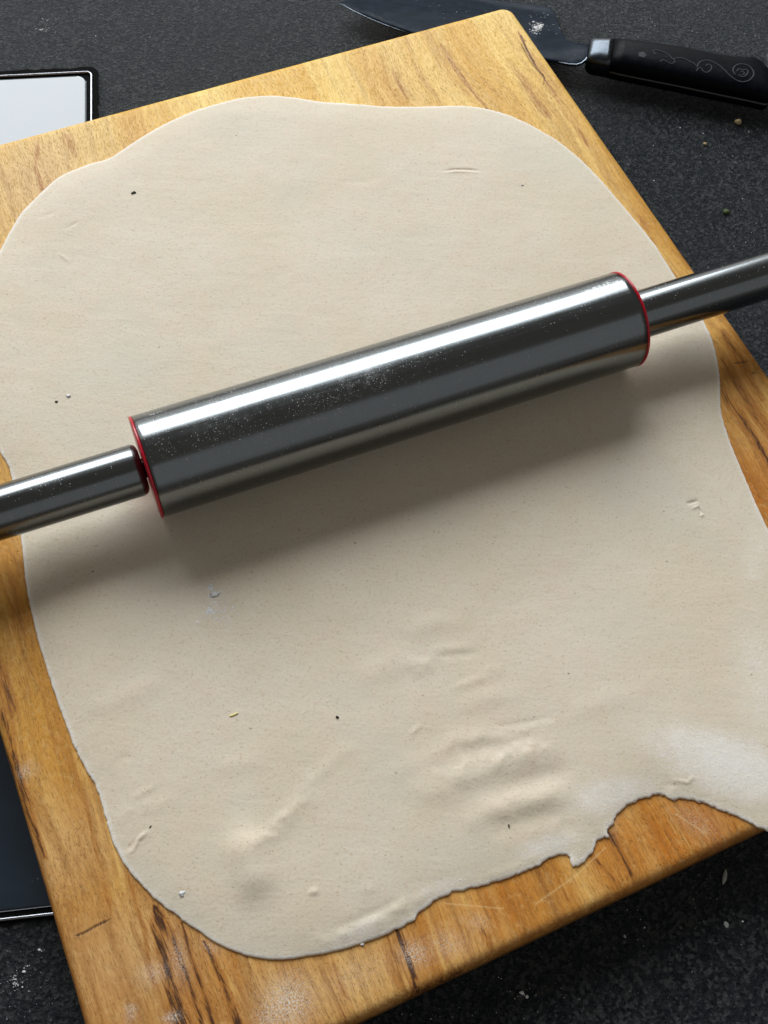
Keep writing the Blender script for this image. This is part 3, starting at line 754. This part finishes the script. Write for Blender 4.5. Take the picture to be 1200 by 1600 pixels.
on_dough('dark_fleck', (795, 1291), .0008, .00035, .0004, CHAR, 'black upright fleck on the dough just above the torn notch in its lower edge', 'fleck', ang=100, seed=6)
on_dough('dark_fleck', (235, 1292), .0007, .0003, .0003, CHAR, 'tiny black fleck beside the wrinkle at the lower left edge of the dough', 'fleck', ang=50, seed=7)
on_dough('dark_fleck', (88, 628), .0008, .0007, .0003, CHAR, 'dark brown fleck on the dough above the left handle of the rolling pin', 'fleck', ang=10, seed=8)
on_dough('dark_fleck', (816, 290), .0009, .0003, .0003, GREY, 'small grey fleck on the dough below the short scar near the far edge', 'fleck', ang=30, seed=9)
on_dough('flour_crumb', (284, 1396), .0013, .0010, .0004, FLOUR, 'white triangular flour crumb at the lower left of the dough', 'crumb', ang=0, seed=10, rough=.5)
on_dough('flour_clump', (335.5, 929.5), .0020, .0011, .0005, FLOUR, 'small white flour clump on the dough below the left end of the rolling pin barrel', 'flour clump', ang=15, seed=31, rough=.45)
on_dough('flour_crumb', (107, 619), .0013, .0009, .0004, FLOUR, 'pale flour crumb on the dough above the left handle of the rolling pin', 'crumb', ang=0, seed=11, rough=.4)
on_dough('flour_crumb', (566, 1476), .0008, .0006, .0006, FLOUR, 'tiny white crumb stuck at the bottom edge of the dough', 'crumb', seed=12, rough=.4)
ZS = ZC+.0001
lump('bread_crumb', (1152, 193), ZS, .0021, .0016, .0018, TAN, 'tan bread crumb on the worktop below the knife handle', 'crumb', seed=13)
lump('bread_crumb', (1101, 226), ZS, .0012, .0010, .0009, TAN, 'small tan crumb on the worktop left of the larger crumb under the knife', 'crumb', seed=14)
lump('bread_crumb', (1134, 90.5), ZS, .0013, .0009, .0008, TAN, 'tiny pale crumb touching the far side of the knife handle', 'crumb', seed=15)
lump('green_crumb', (1134, 332), ZS, .0022, .0016, .0010, LEAF, 'green crumb on the worktop to the right of the board, above the pin handle', 'crumb', seed=16, ang=20)
lump('pale_sliver', (1132, 1370), ZS, .0010, .0034, .0004, GREY, 'pale grey sliver on the worktop below the right end of the board', 'sliver', ang=-14, seed=17, rough=.15)
lump('pale_flake', (1134.5, 1445), ZS, .0011, .0015, .0004, GREY, 'small oval pale flake on the worktop near the lower right corner', 'flake', ang=20, seed=18, rough=.15)
lump('pale_flake', (976, 1463), ZS, .0006, .0008, .0003, GREY, 'tiny pale flake on the worktop just below the board edge, right of the middle', 'flake', ang=20, seed=19, rough=.15)
# scattered flour: too fine to count
def flour_patch(name, items, zf, label, seed):
    rr = random.Random(seed); v = []; f = []
    for x, y, rx, ry, cnt, sz in items:
        for _ in range(cnt):
            px, py = x+rr.gauss(0, rx), y+rr.gauss(0, ry); z = zf(px, py)
            if z is None: continue
            c = P(px, py, z); s = sz*rr.uniform(.35, 1.3)*(1 if rr.random() > .12 else 2.2); n = 6; b = len(v); a0 = rr.random()*6
            v.append((c[0], c[1], z+s*.5))
            for k in range(n):
                a = a0+k*math.pi*2/n; q = s*rr.uniform(.5, 1.2); v.append((c[0]+math.cos(a)*q, c[1]+math.sin(a)*q*.8, z))
            f += [[b, b+1+k, b+1+(k+1) % n] for k in range(n)]
    o = link(name, mesh(name, v, f), [FLOUR]); tag(o, label, 'flour', kind='stuff'); return o
def zd(x, y):
    p = P(x, y, Z1); h = bvd.ray_cast(Vector((p[0], p[1], .1)), Vector((0, 0, -1))); return h[0].z if h[0] and h[0].z > .0012 else None
flour_patch('flour_dust', [(335, 929, 3, 1.6, 30, .0009), (330, 921, 2.5, 4, 22, .0005), (338, 950, 14, 14, 260, .00026), (328, 954, 4, 4, 40, .00045), (352, 962, 6, 8, 40, .00018), (340, 985, 10, 12, 50, .00013)], zd, 'white flour dusting with a small clump on the dough just below the rolling pin shadow', 21)
flour_patch('flour_dust', [(1000, 1262, 40, 5, 60, .00028), (958, 1290, 5, 14, 60, .0003), (900, 1340, 8, 6, 40, .0003), (1120, 1200, 60, 30, 260, .00018), (980, 1230, 60, 20, 200, .00018), (700, 1385, 50, 10, 90, .00018)], zd, 'loose flour on the whitened lower right part of the dough along the torn edge', 22)
flour_patch('flour_dust', [(839, 43, 4.5, 4, 150, .0004), (834, 53, 3, 2.5, 50, .0003), (845, 40, 2, 2, 30, .0006), (850, 30, 20, 14, 40, .00025), (890, 80, 20, 8, 30, .00022), (720, 15, 60, 8, 20, .0002)], lambda x, y: (lambda h: h[0].z+.0001 if h[0] else None)(knife.blade.ray_cast(Vector((*P(x, y, ZC+.006)[:2], .1)), Vector((0, 0, -1)))), 'white flour smudge and specks on the dark knife blade near its heel', 23)
flour_patch('flour_dust', [(22, 1532, 4, 7, 30, .00026), (40, 1510, 3, 3, 6, .0003), (65, 1485, 3, 2, 4, .0003), (40, 1540, 30, 30, 90, .00016)], lambda x, y: ZC+.0002, 'white flour specks on the worktop at the lower left corner', 24)
flour_patch('flour_dust', [(70, 46, 8, 2.5, 30, .00028), (75, 32, 6, 2.5, 20, .00024), (120, 60, 80, 30, 60, .00018), (550, 60, 60, 30, 20, .0002)], lambda x, y: ZC+.0002 if y < 100 else None, 'faint pale flour marks on the worktop at the far left', 25)
flour_patch('flour_dust', [(1100, 60, 80, 40, 90, .00028), (1060, 220, 80, 70, 120, .00022), (1160, 300, 40, 60, 60, .00022)], lambda x, y: ZC+.0002 if (y < 60 or y > 190) and x > 900+max(0, (y-150)*.72) else None, 'fine pale specks strewn over the worktop round the knife handle', 26)
flour_patch('flour_dust', [(820, 1560, 40, 25, 26, .00022), (1080, 1420, 80, 50, 50, .0002), (815, 1555, 5, 3, 12, .0004), (650, 1590, 60, 12, 40, .0002)], lambda x, y: ZC+.0002 if y > 1874-.47*x else None, 'fine pale specks on the worktop below the near edge of the board', 27)
